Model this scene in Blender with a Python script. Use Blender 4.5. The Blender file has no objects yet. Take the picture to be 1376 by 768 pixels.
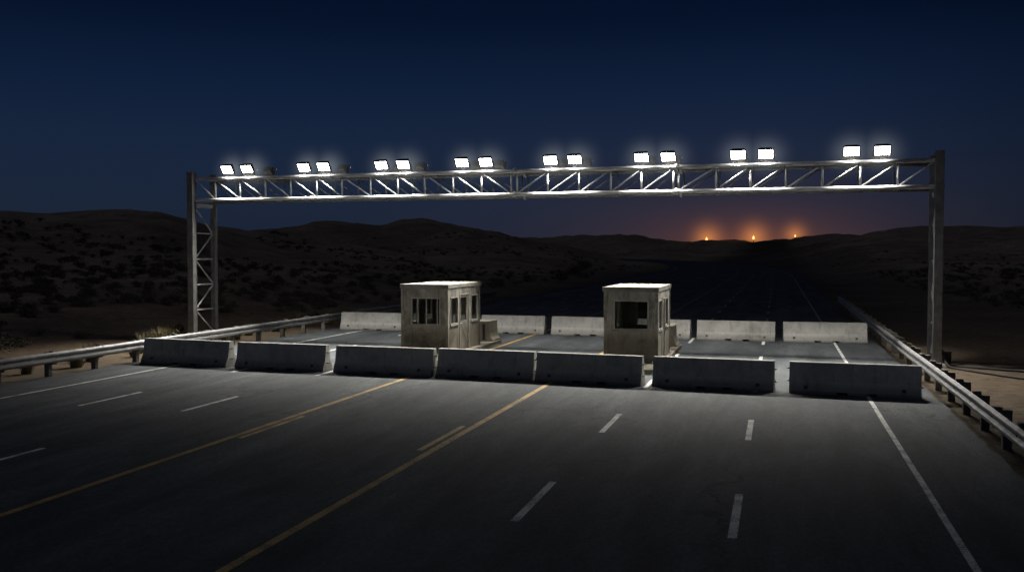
import bpy, math, random
from mathutils import Vector, Matrix, noise
random.seed(7)
R = math.radians
scene = bpy.context.scene
col = scene.collection
H = 3.7
YAW, PITCH = R(15.575), R(2.0135)
FPX = 1280.0
CX, CY = 688.0, 384.0

# ---------------------------------------------------------------- helpers
def tag(o, label=None, cat=None, group=None, kind=None):
    if label: o['label'] = label
    if cat: o['category'] = cat
    if group: o['group'] = group
    if kind: o['kind'] = kind
    return o

def empty(name, loc=(0, 0, 0), rz=0.0):
    o = bpy.data.objects.new(name, None)
    o.empty_display_size = 0.3
    o.location = loc
    o.rotation_euler = (0, 0, rz)
    col.objects.link(o)
    return o

class MB:
    """collects shapes into one mesh"""
    def __init__(s):
        s.v = []; s.f = []
    def add(s, vs, fs):
        n = len(s.v)
        s.v += [tuple(p) for p in vs]
        s.f += [tuple(i + n for i in f) for f in fs]
        return s
    def box(s, x0, x1, y0, y1, z0, z1, m=None):
        vs = [Vector((x, y, z)) for z in (z0, z1) for y in (y0, y1) for x in (x0, x1)]
        if m: vs = [m @ p for p in vs]
        return s.add(vs, [(0, 2, 3, 1), (4, 5, 7, 6), (0, 1, 5, 4), (2, 6, 7, 3), (0, 4, 6, 2), (1, 3, 7, 5)])
    def bar(s, a, b, w, d, up=(0, 0, 1)):
        a = Vector(a); b = Vector(b); t = (b - a).normalized()
        u = Vector(up)
        if abs(t.dot(u)) > .95: u = Vector((0, 1, 0))
        x = t.cross(u).normalized(); y = x.cross(t).normalized()
        vs = []
        for p in (a, b):
            for sx, sy in ((-1, -1), (1, -1), (1, 1), (-1, 1)):
                vs.append(p + x * sx * w / 2 + y * sy * d / 2)
        return s.add(vs, [(3, 2, 1, 0), (4, 5, 6, 7), (0, 1, 5, 4), (1, 2, 6, 5), (2, 3, 7, 6), (3, 0, 4, 7)])
    def tube(s, pts, r, n=10, r2=None, cap=True):
        pts = [Vector(p) for p in pts]
        rings = []
        ref = None
        for i, p in enumerate(pts):
            t = (pts[min(i + 1, len(pts) - 1)] - pts[max(i - 1, 0)]).normalized()
            u = Vector((0, 0, 1)) if abs(t.z) < .9 else Vector((0, 1, 0))
            x = t.cross(u).normalized(); y = x.cross(t).normalized()
            rr = r if r2 is None else r + (r2 - r) * i / (len(pts) - 1)
            rings.append([p + x * math.cos(k * 2 * math.pi / n) * rr + y * math.sin(k * 2 * math.pi / n) * rr for k in range(n)])
        vs = [q for ring in rings for q in ring]; fs = []
        for i in range(len(pts) - 1):
            for k in range(n):
                k2 = (k + 1) % n
                fs.append((i * n + k, i * n + k2, (i + 1) * n + k2, (i + 1) * n + k))
        if cap:
            fs.append(tuple(range(n - 1, -1, -1)))
            fs.append(tuple((len(pts) - 1) * n + k for k in range(n)))
        return s.add(vs, fs)
    def mesh(s, name, mat=None, smooth=False):
        me = bpy.data.meshes.new(name)
        me.from_pydata(s.v, [], s.f)
        me.validate(); me.update()
        if mat: me.materials.append(mat)
        if smooth:
            for p in me.polygons: p.use_smooth = True
        return me
    def build(s, name, mat, parent=None, loc=(0, 0, 0), smooth=False, bevel=0.0, seg=2):
        o = bpy.data.objects.new(name, s.mesh(name, mat, smooth))
        o.location = loc
        col.objects.link(o)
        if parent: o.parent = parent
        if bevel:
            b = o.modifiers.new('bevel', 'BEVEL'); b.width = bevel; b.segments = seg
            b.limit_method = 'ANGLE'; b.angle_limit = R(28)
        return o

def kids(o):
    return [c for c in bpy.data.objects if c.parent == o]

def copy_tree(o, parent=None):
    c = o.copy(); col.objects.link(c)
    if parent: c.parent = parent
    for ch in kids(o):
        if ch is not c: copy_tree(ch, c)
    return c

# ---------------------------------------------------------------- materials
class N:
    def __init__(s, name):
        s.m = bpy.data.materials.new(name); s.m.use_nodes = True
        s.t = s.m.node_tree; s.t.nodes.clear()
        s.out = s.n('ShaderNodeOutputMaterial')
    def n(s, kind, **kw):
        x = s.t.nodes.new(kind)
        for k, v in kw.items():
            if k.startswith('_'): setattr(x, k[1:], v)
            else: x.inputs[k].default_value = v
        return x
    def l(s, a, b): s.t.links.new(a, b)
    def coord(s, which='Object', scale=(1, 1, 1), loc=(0, 0, 0)):
        if which == 'World':
            g = s.n('ShaderNodeNewGeometry'); o = g.outputs['Position']
        else:
            g = s.n('ShaderNodeTexCoord'); o = g.outputs[which]
        mp = s.n('ShaderNodeMapping'); mp.inputs['Scale'].default_value = scale; mp.inputs['Location'].default_value = loc
        s.l(o, mp.inputs['Vector']); return mp.outputs['Vector']
    def noise(s, vec, scale, detail=6, rough=.6, dist=0):
        x = s.n('ShaderNodeTexNoise'); x.inputs['Scale'].default_value = scale
        x.inputs['Detail'].default_value = detail; x.inputs['Roughness'].default_value = rough
        x.inputs['Distortion'].default_value = dist
        s.l(vec, x.inputs['Vector']); return x.outputs['Fac']
    def ramp(s, fac, stops):
        r = s.n('ShaderNodeValToRGB'); e = r.color_ramp.elements
        while len(e) < len(stops): e.new(0.5)
        for i, (p, c) in enumerate(stops):
            e[i].position = p
            e[i].color = (c, c, c, 1) if not isinstance(c, tuple) else (*c, 1)
        s.l(fac, r.inputs['Fac']); return r.outputs['Color']
    def mix(s, a, b, fac, mode='MIX'):
        x = s.n('ShaderNodeMix'); x.data_type = 'RGBA'; x.blend_type = mode
        for inp, val in ((x.inputs[0], fac), (x.inputs[6], a), (x.inputs[7], b)):
            if hasattr(val, 'is_output'): s.l(val, inp)
            elif isinstance(val, tuple): inp.default_value = (*val, 1)
            else: inp.default_value = val
        return x.outputs[2]
    def math(s, op, a, b=None):
        x = s.n('ShaderNodeMath'); x.operation = op
        for i, v in enumerate((a, b)):
            if v is None: continue
            if hasattr(v, 'is_output'): s.l(v, x.inputs[i])
            else: x.inputs[i].default_value = v
        return x.outputs[0]
    def sep(s, vec):
        x = s.n('ShaderNodeSeparateXYZ'); s.l(vec, x.inputs[0]); return x.outputs
    def bump(s, h, strength=.3, dist=.01):
        b = s.n('ShaderNodeBump'); b.inputs['Strength'].default_value = strength; b.inputs['Distance'].default_value = dist
        s.l(h, b.inputs['Height']); return b.outputs['Normal']
    def pbr(s, color, rough=.8, metal=0.0, normal=None, spec=.4):
        p = s.n('ShaderNodeBsdfPrincipled')
        for inp, v in ((p.inputs['Base Color'], color), (p.inputs['Roughness'], rough), (p.inputs['Metallic'], metal)):
            if hasattr(v, 'is_output'): s.l(v, inp)
            elif isinstance(v, tuple): inp.default_value = (*v, 1)
            else: inp.default_value = v
        p.inputs['Specular IOR Level'].default_value = spec
        if normal is not None: s.l(normal, p.inputs['Normal'])
        s.l(p.outputs[0], s.out.inputs['Surface']); s.p = p
        return s.m

def rnd_offset(k, vec):
    """shift a texture by the object's own random number"""
    oi = k.n('ShaderNodeObjectInfo')
    m = k.math('MULTIPLY', oi.outputs['Random'], 57.0)
    a = k.n('ShaderNodeVectorMath'); a.operation = 'ADD'
    k.l(vec, a.inputs[0]); k.l(m, a.inputs[1]); return a.outputs[0]

def mat_asphalt():
    k = N('asphalt'); w = k.coord('World')
    ws = k.coord('World', (1, .07, 1)); wl = k.coord('World', (1, .3, 1))
    fine = k.noise(w, 38, 4, .75); grit = k.noise(w, 140, 2, .8)
    blot = k.noise(wl, .42, 6, .62, .6); streak = k.noise(ws, 1.7, 5, .65, .3); worn = k.noise(wl, 2.6, 6, .7, .8)
    c = k.ramp(blot, [(.28, (.044, .046, .050)), (.42, (.070, .072, .074)), (.55, (.090, .091, .092)), (.72, (.128, .127, .123))])
    c = k.mix(c, k.ramp(streak, [(.3, .62), (.55, 1.0), (.75, 1.2)]), .8, 'MULTIPLY')
    c = k.mix(c, k.ramp(fine, [(.3, .7), (.7, 1.3)]), .7, 'MULTIPLY')
    c = k.mix(c, k.ramp(grit, [(.35, .5), (.65, 1.5)]), .75, 'MULTIPLY')
    c = k.mix(c, k.ramp(worn, [(.3, .68), (.5, 1.0), (.66, 1.28)]), .8, 'MULTIPLY')
    # wheel tracks along every lane
    x = k.sep(w)[0]
    wv = k.math('SINE', k.math('MULTIPLY', k.math('ADD', x, .55), 2 * math.pi / 1.44))
    c = k.mix(c, k.ramp(k.math('ADD', k.math('MULTIPLY', wv, .5), .5), [(.0, 1.07), (1, .86)]), .8, 'MULTIPLY')
    c = k.mix(c, (.79, .86, .94), 1.0, 'MULTIPLY')
    grain = k.noise(k.coord('World', (1, .55, 1)), 15, 3, .85)
    c = k.mix(c, k.ramp(grain, [(.34, .55), (.5, 1.0), (.64, 1.5)]), .75, 'MULTIPLY')
    # oil patches
    oil = k.noise(wl, 1.1, 3, .5)
    c = k.mix(c, (.035, .035, .036), k.ramp(oil, [(.6, 0.0), (.75, .65)]))
    # cracks
    vo = k.n('ShaderNodeTexVoronoi'); vo.feature = 'DISTANCE_TO_EDGE'; vo.inputs['Scale'].default_value = .16
    dist = k.n('ShaderNodeVectorMath'); dist.operation = 'ADD'
    nz = k.n('ShaderNodeTexNoise'); nz.inputs['Scale'].default_value = .9; nz.inputs['Detail'].default_value = 5
    k.l(w, nz.inputs['Vector']); sc = k.n('ShaderNodeVectorMath'); sc.operation = 'SCALE'; sc.inputs['Scale'].default_value = 2.4
    k.l(nz.outputs['Color'], sc.inputs[0]); k.l(w, dist.inputs[0]); k.l(sc.outputs[0], dist.inputs[1]); k.l(dist.outputs[0], vo.inputs['Vector'])
    crack = k.ramp(vo.outputs['Distance'], [(.0, 1.0), (.005, .85), (.011, 0.0)])
    gate = k.ramp(k.noise(w, .12, 2), [(.44, 0.0), (.54, .85)])
    c = k.mix(c, (.025, .025, .025), k.math('MULTIPLY', crack, gate))
    h = k.math('ADD', k.math('MULTIPLY', fine, .5), grit)
    return k.pbr(c, .86, 0, k.bump(h, .5, .006), .25)

def mat_paint(name, base, worn):
    k = N(name); w = k.coord('World')
    n1 = k.noise(w, 26, 5, .75); n2 = k.noise(w, 2.2, 4, .6)
    wear = k.ramp(k.math('ADD', k.math('MULTIPLY', n1, .65), k.math('MULTIPLY', n2, .45)), [(.53, 0.0), (.64, .9)])
    c = k.mix(base, worn, k.ramp(k.noise(w, 1.3, 4), [(.35, 0.0), (.7, .8)]))
    c = k.mix(c, (.075, .075, .075), wear)
    far_dim = k.ramp(k.math('DIVIDE', k.sep(w)[1], 100.0), [(.40, 0.0), (.50, .62)])
    c = k.mix(c, (.07, .07, .07), far_dim)  # far markings darkened: the unlit road's dimness is put into the paint colour
    return k.pbr(c, .75, 0, k.bump(n1, .3, .004), .3)

def mat_concrete(name, base, dark, stain=(.10, .085, .065), height=.81):
    k = N(name); o = rnd_offset(k, k.coord('Object')); raw = k.coord('Object')
    n1 = k.noise(o, 2.2, 7, .65, .4); n2 = k.noise(o, 30, 4, .7)
    drip_v = k.n('ShaderNodeMapping'); drip_v.inputs['Scale'].default_value = (7, 7, .55); k.l(o, drip_v.inputs['Vector'])
    drip = k.noise(drip_v.outputs[0], 1.0, 5, .6)
    c = k.mix(dark, base, k.ramp(n1, [(.32, 0.0), (.6, 1.0)]))
    c = k.mix(c, stain, k.ramp(drip, [(.54, 0.0), (.74, .5)]))
    c = k.mix(c, k.ramp(n2, [(.3, .78), (.65, 1.1)]), .7, 'MULTIPLY')
    z = k.sep(raw)[2]
    low = k.ramp(k.math('ADD', k.math('DIVIDE', z, height), k.math('MULTIPLY', n1, -.35)), [(.0, .55), (.22, 0.0)])
    c = k.mix(c, stain, low)
    # pock marks
    vo = k.n('ShaderNodeTexVoronoi'); vo.inputs['Scale'].default_value = 9; k.l(o, vo.inputs['Vector'])
    pits = k.ramp(vo.outputs['Distance'], [(.0, 1.0), (.07, .9), (.1, 0.0)])
    gate = k.ramp(k.noise(o, 3.1, 3), [(.55, 0.0), (.62, .8)])
    c = k.mix(c, stain, k.math('MULTIPLY', pits, gate))
    oi = k.n('ShaderNodeObjectInfo')
    c = k.mix(c, k.ramp(oi.outputs['Random'], [(0, .78), (1, 1.08)]), 1.0, 'MULTIPLY')
    big = k.noise(o, .9, 5, .7, 1.0)
    c = k.mix(c, k.ramp(big, [(.34, .7), (.5, 1.0), (.66, 1.06)]), .6, 'MULTIPLY')
    h = k.math('ADD', n2, k.math('MULTIPLY', n1, .8))
    return k.pbr(c, .9, 0, k.bump(h, .45, .012), .2)

def mat_booth(name, base, dark, rust):
    k = N(name); o = rnd_offset(k, k.coord('Object')); raw = k.coord('Object')
    sv = k.n('ShaderNodeMapping'); sv.inputs['Scale'].default_value = (9, 9, .7); k.l(o, sv.inputs['Vector'])
    st = k.noise(sv.outputs[0], 1.0, 6, .65, .2); n1 = k.noise(o, 1.6, 7, .65, .5); n2 = k.noise(o, 28, 4, .7)
    c = k.mix(dark, base, k.ramp(n1, [(.3, 0.0), (.62, 1.0)]))
    c = k.mix(c, rust, k.ramp(st, [(.48, 0.0), (.72, .75)]))
    z = k.sep(raw)[2]
    low = k.ramp(k.math('SUBTRACT', z, k.math('MULTIPLY', n1, 1.3)), [(.0, .8), (.4, 0.0)])
    c = k.mix(c, rust, low)
    big = k.noise(o, .8, 5, .7, 1.2)
    c = k.mix(c, k.ramp(big, [(.34, .42), (.5, 1.0), (.68, 1.15)]), .85, 'MULTIPLY')
    tv = k.n('ShaderNodeMapping'); tv.inputs['Scale'].default_value = (22, 22, .35); k.l(o, tv.inputs['Vector'])
    c = k.mix(c, (.07, .06, .048), k.ramp(k.noise(tv.outputs[0], 1.0, 4, .6), [(.6, 0.0), (.72, .6)]))
    c = k.mix(c, k.ramp(n2, [(.3, .75), (.65, 1.12)]), .7, 'MULTIPLY')
    return k.pbr(c, .85, 0, k.bump(k.math('ADD', n2, n1), .4, .01), .25)

def mat_metal(name, c0, c1, metal=.35, rough=.5, rust=0.0):
    k = N(name); o = rnd_offset(k, k.coord('Object'))
    n = k.noise(o, 3.5, 6, .65); f = k.noise(o, 60, 3, .7)
    c = k.mix(c0, c1, k.ramp(n, [(.35, 0.0), (.65, 1.0)]))
    if rust: c = k.mix(c, (.10, .055, .03), k.ramp(k.noise(o, 5.5, 6, .7), [(.6, 0.0), (.75, rust)]))
    c = k.mix(c, k.ramp(f, [(.3, .85), (.7, 1.08)]), .6, 'MULTIPLY')
    return k.pbr(c, k.ramp(n, [(.3, rough + .1), (.7, rough - .08)]), metal, k.bump(f, .12, .003), .5)

def mat_plain(name, c, rough=.7, metal=0.0):
    k = N(name); o = k.coord('Object'); n = k.noise(o, 14, 5, .65)
    cc = k.mix(tuple(x * .65 for x in c), tuple(min(1, x * 1.25) for x in c), k.ramp(n, [(.3, 0.0), (.7, 1.0)]))
    return k.pbr(cc, rough, metal, k.bump(n, .15, .004), .4)

def mat_emit(name, c, s):
    k = N(name); e = k.n('ShaderNodeEmission'); e.inputs['Color'].default_value = (*c, 1); e.inputs['Strength'].default_value = s
    k.l(e.outputs[0], k.out.inputs['Surface']); return k.m

def mat_glass():
    k = N('window_glass'); o = k.coord('Object')
    tr = k.n('ShaderNodeBsdfTransparent'); tr.inputs['Color'].default_value = (.55, .56, .54, 1)
    gl = k.n('ShaderNodeBsdfGlossy'); gl.inputs['Roughness'].default_value = .08; gl.inputs['Color'].default_value = (.8, .8, .8, 1)
    df = k.n('ShaderNodeBsdfDiffuse'); df.inputs['Color'].default_value = (.12, .11, .09, 1)
    fr = k.n('ShaderNodeFresnel'); fr.inputs['IOR'].default_value = 1.45
    m1 = k.n('ShaderNodeMixShader'); k.l(k.ramp(k.noise(o, 2.5, 6, .65), [(.35, .03), (.7, .22)]), m1.inputs[0]); k.l(tr.outputs[0], m1.inputs[1]); k.l(df.outputs[0], m1.inputs[2])
    m2 = k.n('ShaderNodeMixShader'); k.l(fr.outputs[0], m2.inputs[0]); k.l(m1.outputs[0], m2.inputs[1]); k.l(gl.outputs[0], m2.inputs[2])
    k.l(m2.outputs[0], k.out.inputs['Surface']); return k.m

def mat_ground():
    k = N('desert_ground'); w = k.coord('World')
    big = k.noise(w, .012, 6, .6, .4); mid = k.noise(w, .11, 7, .65, .5); fine = k.noise(w, 2.6, 6, .7); grit = k.noise(w, 24, 4, .75)
    c = k.mix((.20, .160, .115), (.34, .275, .195), k.ramp(mid, [(.35, 0.0), (.65, 1.0)]))
    c = k.mix(c, (.15, .115, .095), k.ramp(big, [(.42, 0.0), (.62, .75)]))
    c = k.mix(c, k.ramp(fine, [(.32, .45), (.5, 1.0), (.7, 1.25)]), .85, 'MULTIPLY')
    c = k.mix(c, k.ramp(grit, [(.3, .6), (.7, 1.3)]), .8, 'MULTIPLY')
    peb = k.n('ShaderNodeTexVoronoi'); peb.inputs['Scale'].default_value = 9; k.l(w, peb.inputs['Vector'])
    c = k.mix(c, (.11, .09, .07), k.ramp(peb.outputs['Distance'], [(.08, .8), (.16, 0.0)]))
    # low dry growth darkens the slopes beyond the verges
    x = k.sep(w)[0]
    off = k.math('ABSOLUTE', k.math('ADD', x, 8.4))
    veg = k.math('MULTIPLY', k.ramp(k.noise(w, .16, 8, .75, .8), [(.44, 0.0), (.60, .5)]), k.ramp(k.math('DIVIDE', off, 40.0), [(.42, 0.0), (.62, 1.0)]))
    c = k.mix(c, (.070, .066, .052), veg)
    c = k.mix(c, k.ramp(k.math('DIVIDE', off, 80.0), [(.15, (.44, .44, .44)), (.40, (1.7, 1.5, 1.36))]), 1.0, 'MULTIPLY')  # darker by the lit road, brighter on the hills: light put into the colour
    h = k.math('ADD', k.math('MULTIPLY', fine, 1.0), k.math('MULTIPLY', grit, .35))
    return k.pbr(c, .95, 0, k.bump(h, .7, .05), .1)

M = {}
M['asphalt'] = mat_asphalt()
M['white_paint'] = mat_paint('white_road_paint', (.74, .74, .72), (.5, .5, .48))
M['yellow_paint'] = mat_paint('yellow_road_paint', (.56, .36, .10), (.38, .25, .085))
M['concrete'] = mat_concrete('barrier_concrete', (.54, .535, .505), (.41, .405, .38), (.14, .13, .115))
M['kerb'] = mat_concrete('island_concrete', (.45, .42, .36), (.32, .30, .25), height=3)
M['booth'] = mat_booth('booth_wall', (.40, .385, .34), (.16, .152, .13), (.125, .108, .085))
M['roof'] = mat_concrete('booth_roof', (.29, .28, .25), (.20, .19, .165), (.13, .115, .09), height=.05)
M['galv'] = mat_metal('galvanised_steel', (.66, .66, .665), (.78, .78, .78), .12, .5, .12)
M['leg'] = mat_metal('dark_gantry_steel', (.20, .20, .20), (.29, .29, .285), .3, .5, .25)  # legs; on the rear truss its darkness puts shade into the colour
M['rail'] = mat_metal('guardrail_steel', (.16, .16, .165), (.28, .28, .285), .3, .5, .4)
M['post'] = mat_metal('weathered_post', (.10, .095, .085), (.19, .175, .155), .1, .75, .3)
M['dark'] = mat_metal('dark_paint', (.03, .03, .03), (.06, .058, .055), .3, .5)
M['lamp'] = mat_metal('lamp_housing', (.16, .15, .14), (.25, .235, .22), .3, .5)
M['frame'] = mat_metal('window_frame', (.29, .275, .24), (.40, .38, .335), .1, .6, .4)
M['inside'] = mat_plain('booth_interior', (.16, .145, .12), .9)
M['rubber'] = mat_plain('black_rubber', (.03, .03, .03), .6)
M['glass'] = mat_glass()
M['lens'] = mat_emit('lamp_light', (1.0, .965, .90), 40.0)
M['flame'] = mat_emit('flame_light', (1.0, .50, .14), 9.0)
M['flame_core'] = mat_emit('flame_core_light', (1.0, .50, .15), 2.2)
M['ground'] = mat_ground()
def mat_leaf(name, a, b):
    k = N(name); w = k.coord('World'); n = k.noise(w, 3.0, 4, .7)
    c = k.mix(a, b, k.ramp(n, [(.35, 0.0), (.65, 1.0)]))
    return k.pbr(c, .85, 0, None, .15)
M['scrub'] = mat_leaf('scrub_leaf', (.10, .095, .075), (.17, .16, .125))
M['grass'] = mat_leaf('dry_grass_blade', (.13, .115, .065), (.22, .195, .115))
M['green'] = mat_leaf('green_weed', (.030, .031, .016), (.062, .060, .032))

# ---------------------------------------------------------------- view directions (for laying out the distant skyline)
FW = Vector((-math.sin(YAW) * math.cos(PITCH), math.cos(YAW) * math.cos(PITCH), -math.sin(PITCH)))
RT = Vector((math.cos(YAW), math.sin(YAW), 0)); UP = RT.cross(FW)

def interp(pts, x):
    if x <= pts[0][0]: return pts[0][1]
    for (x0, y0), (x1, y1) in zip(pts, pts[1:]):
        if x <= x1:
            t = (x - x0) / (x1 - x0); t = t * t * (3 - 2 * t) * .5 + t * .5
            return y0 + (y1 - y0) * t
    return pts[-1][1]

# each range of hills: (distance of its crest, how far in front its foot starts, skyline heights)
LAYERS = [
    (170, 38, [(-1200, 300), (-500, 282), (0, 285.5), (50, 288), (100, 287), (180, 284), (215, 284.5), (250, 294), (290, 308), (340, 320), (400, 329), (470, 336), (540, 345), (600, 360)]),
    (270, 120, [(280, 350), (380, 330), (440, 321), (500, 318), (560, 322), (620, 314), (680, 319), (740, 329), (800, 338), (860, 348)]),
    (430, 190, [(200, 340), (270, 322), (300, 318), (340, 314), (400, 308), (440, 301), (480, 300), (510, 303), (540, 297), (575, 296), (620, 303), (660, 309), (700, 319), (740, 327), (790, 336), (840, 346)]),
    (1500, 900, [(560, 345), (640, 330), (690, 322), (720, 319.5), (760, 318), (800, 316.5), (830, 315), (870, 319), (900, 323), (940, 326), (1000, 331), (1050, 336)]),
    (1000, 650, [(800, 345), (850, 334), (900, 328), (920, 325.5), (950, 325), (990, 322), (1010, 321), (1060, 322), (1080, 317.5), (1110, 314.5), (1150, 318), (1200, 323), (1260, 330)]),
    (420, 150, [(1020, 346), (1060, 338), (1100, 330), (1150, 320), (1175, 314.5), (1205, 310.5), (1240, 309), (1300, 306.5), (1340, 307), (1376, 304.5), (1500, 298), (2400, 300), (3500, 318)]),
]

def road_x(y):
    return 0.0 if y < 140 else -0.00052 * (y - 140) ** 2

def ground_z(x, y):
    r = math.hypot(x, y)
    if r < 1: return -.04
    d = Vector((x / r, y / r, 0))
    f = d.dot(Vector((FW.x, FW.y, 0)).normalized()); s = d.dot(RT)
    z = 0.0
    if f > .12:
        px = CX + FPX * s / f
        for D, front, pts in LAYERS:
            py = interp(pts, px)
            v = FW + RT * (px - CX) / FPX - UP * (py - CY) / FPX
            hz = H + D * v.z / math.hypot(v.x, v.y)
            if hz <= 0: continue
            if r < D:
                t = max(0.0, (r - front) / (D - front)); p = t * t * (3 - 2 * t)
            else:
                t = min(1.0, (r - D) / (D * 1.2)); p = 1 - .8 * t * t * (3 - 2 * t)
            z = max(z, hz * p)
    # distance from the road corridor
    cxr = road_x(y) - 8.4
    side = max(0.0, abs(x - cxr) - 12.5 - 2.5)
    m = min(1.0, side / (14 + .03 * r)); m = m * m * (3 - 2 * m)
    q = Vector((x * .02, y * .02, 0))
    rough = noise.fractal(q, .9, 2.1, 6) * (.9 + .004 * min(r, 900))
    q2 = Vector((x * .11, y * .11, 3.0))
    rough2 = noise.fractal(q2, 1.0, 2.1, 4) * .28
    gully = abs(noise.noise(Vector((x * .013, y * .013, 9)))) * min(1.0, r / 300) * -3.2
    zz = z + (rough + gully) * min(1.0, z / 4) + rough2 * min(1, side / 6 + .0)
    if side > 0: zz += .25 * min(1.0, side / 10)
    return -.045 + m * zz + (1 - m) * min(0.0, 0.0)

# ---------------------------------------------------------------- the setting
def build_ground():
    mb = MB(); NA = 620; radii = []
    r = 3.0
    while r < 5200:
        radii.append(r); r *= 1.027 if r < 700 else 1.035
        r += .06
    az0 = math.atan2(FW.y, FW.x)
    # finer columns in front, coarser behind
    angs = []
    for i in range(NA):
        t = i / NA * 2 - 1
        angs.append(az0 + math.pi * (.42 * t + .58 * t ** 3))
    vs = [(0, 0, -.045)]
    for rr in radii:
        for a in angs:
            x = rr * math.cos(a); y = rr * math.sin(a)
            vs.append((x, y, ground_z(x, y)))
    fs = []
    for k in range(NA): fs.append((0, 1 + k, 1 + (k + 1) % NA))
    for i in range(len(radii) - 1):
        for k in range(NA):
            k2 = (k + 1) % NA
            fs.append((1 + i * NA + k, 1 + (i + 1) * NA + k, 1 + (i + 1) * NA + k2, 1 + i * NA + k2))
    mb.v = vs; mb.f = fs
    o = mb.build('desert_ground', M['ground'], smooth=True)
    tag(o, 'dark sandy desert ground rising into low hills on both sides of the road', kind='structure')
build_ground()

XL, XR = -20.88, 3.92
def build_road():
    mb = MB(); ys = []
    y = -12.0
    while y < 900:
        ys.append(y); y += .22 if y < 46 else (1.0 if y < 120 else 8.0)
    vs = []; fs = []
    cols = [0, .03, .25, .5, .75, .97, 1]
    for y in ys:
        jr = noise.fractal(Vector((0, y * .55, 1)), .8, 2.2, 5) * .085 + noise.noise(Vector((3, y * 2.9, 1))) * .03
        jl = noise.fractal(Vector((9, y * .55, 1)), .8, 2.2, 5) * .06
        o = road_x(y)
        a, b = XL + o + jl, XR + o + jr
        for c in cols:
            vs.append((a + (b - a) * c, y, 0.0))
        # broken edge dropping onto the verge
        vs.append((b + .02, y, -.06)); vs.append((a - .02, y, -.06))
    n = len(cols) + 2
    for i in range(len(ys) - 1):
        for k in range(len(cols) - 1):
            fs.append((i * n + k, i * n + k + 1, (i + 1) * n + k + 1, (i + 1) * n + k))
        fs.append((i * n + len(cols) - 1, i * n + len(cols), (i + 1) * n + len(cols), (i + 1) * n + len(cols) - 1))
        fs.append((i * n + n - 1, i * n, (i + 1) * n, (i + 1) * n + n - 1))
    mb.v = vs; mb.f = fs
    o = mb.build('road', M['asphalt'])
    tag(o, 'wide worn asphalt road running between guardrails into the dark hills', kind='structure')
build_road()

def stripe(mb, x, y0, y1, w, step=2.0, z=.004):
    n = max(1, int((y1 - y0) / step)); vs = []; fs = []
    for i in range(n + 1):
        y = y0 + (y1 - y0) * i / n; o = road_x(y)
        j = noise.noise(Vector((x, y * 1.3, 5))) * .008
        vs += [(x + o - w / 2 + j, y, z), (x + o + w / 2 + j, y, z)]
    for i in range(n): fs.append((2 * i, 2 * i + 1, 2 * i + 3, 2 * i + 2))
    mb.add(vs, fs)
wm = MB()
stripe(wm, 2.27, -10, 620, .10); stripe(wm, -18.98, -10, 620, .11)
for x in (-3.46, -.53, -13.36, -16.24):
    y = -.9
    while y < 420:
        stripe(wm, x, y, y + 2.35, .12, 1.2); y += 6.72
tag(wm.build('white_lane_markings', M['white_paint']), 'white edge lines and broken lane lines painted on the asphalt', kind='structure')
ym = MB()
stripe(ym, -6.19, -10, 620, .145); stripe(ym, -10.52, -10, 620, .145)
stripe(ym, -6.43, 16.6, 19.2, .12); stripe(ym, -10.31, 16.75, 19.4, .12)
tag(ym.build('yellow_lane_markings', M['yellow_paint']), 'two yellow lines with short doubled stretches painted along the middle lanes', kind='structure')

# kerbed islands under the booths
def island(x0, x1, y0, y1, label):
    mb = MB(); r = .28; pts = []
    for cx_, cy_, a0 in ((x1 - r, y0 + r, -90), (x1 - r, y1 - r, 0), (x0 + r, y1 - r, 90), (x0 + r, y0 + r, 180)):
        for k in range(7):
            a = R(a0 + k * 15); pts.append((cx_ + r * math.cos(a), cy_ + r * math.sin(a)))
    n = len(pts)
    vs = [(x, y, -.03) for x, y in pts] + [(x, y, .15) for x, y in pts]
    fs = [(i, (i + 1) % n, n + (i + 1) % n, n + i) for i in range(n)] + [tuple(range(n, 2 * n))]
    mb.add(vs, fs)
    o = mb.build('traffic_island', M['kerb'], bevel=.02)
    tag(o, label, kind='structure')
island(-13.35, -10.86, 29.3, 37.6, 'raised concrete kerb island under the left booth')
island(-5.75, -3.55, 28.85, 37.4, 'raised concrete kerb island under the right booth')

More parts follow.
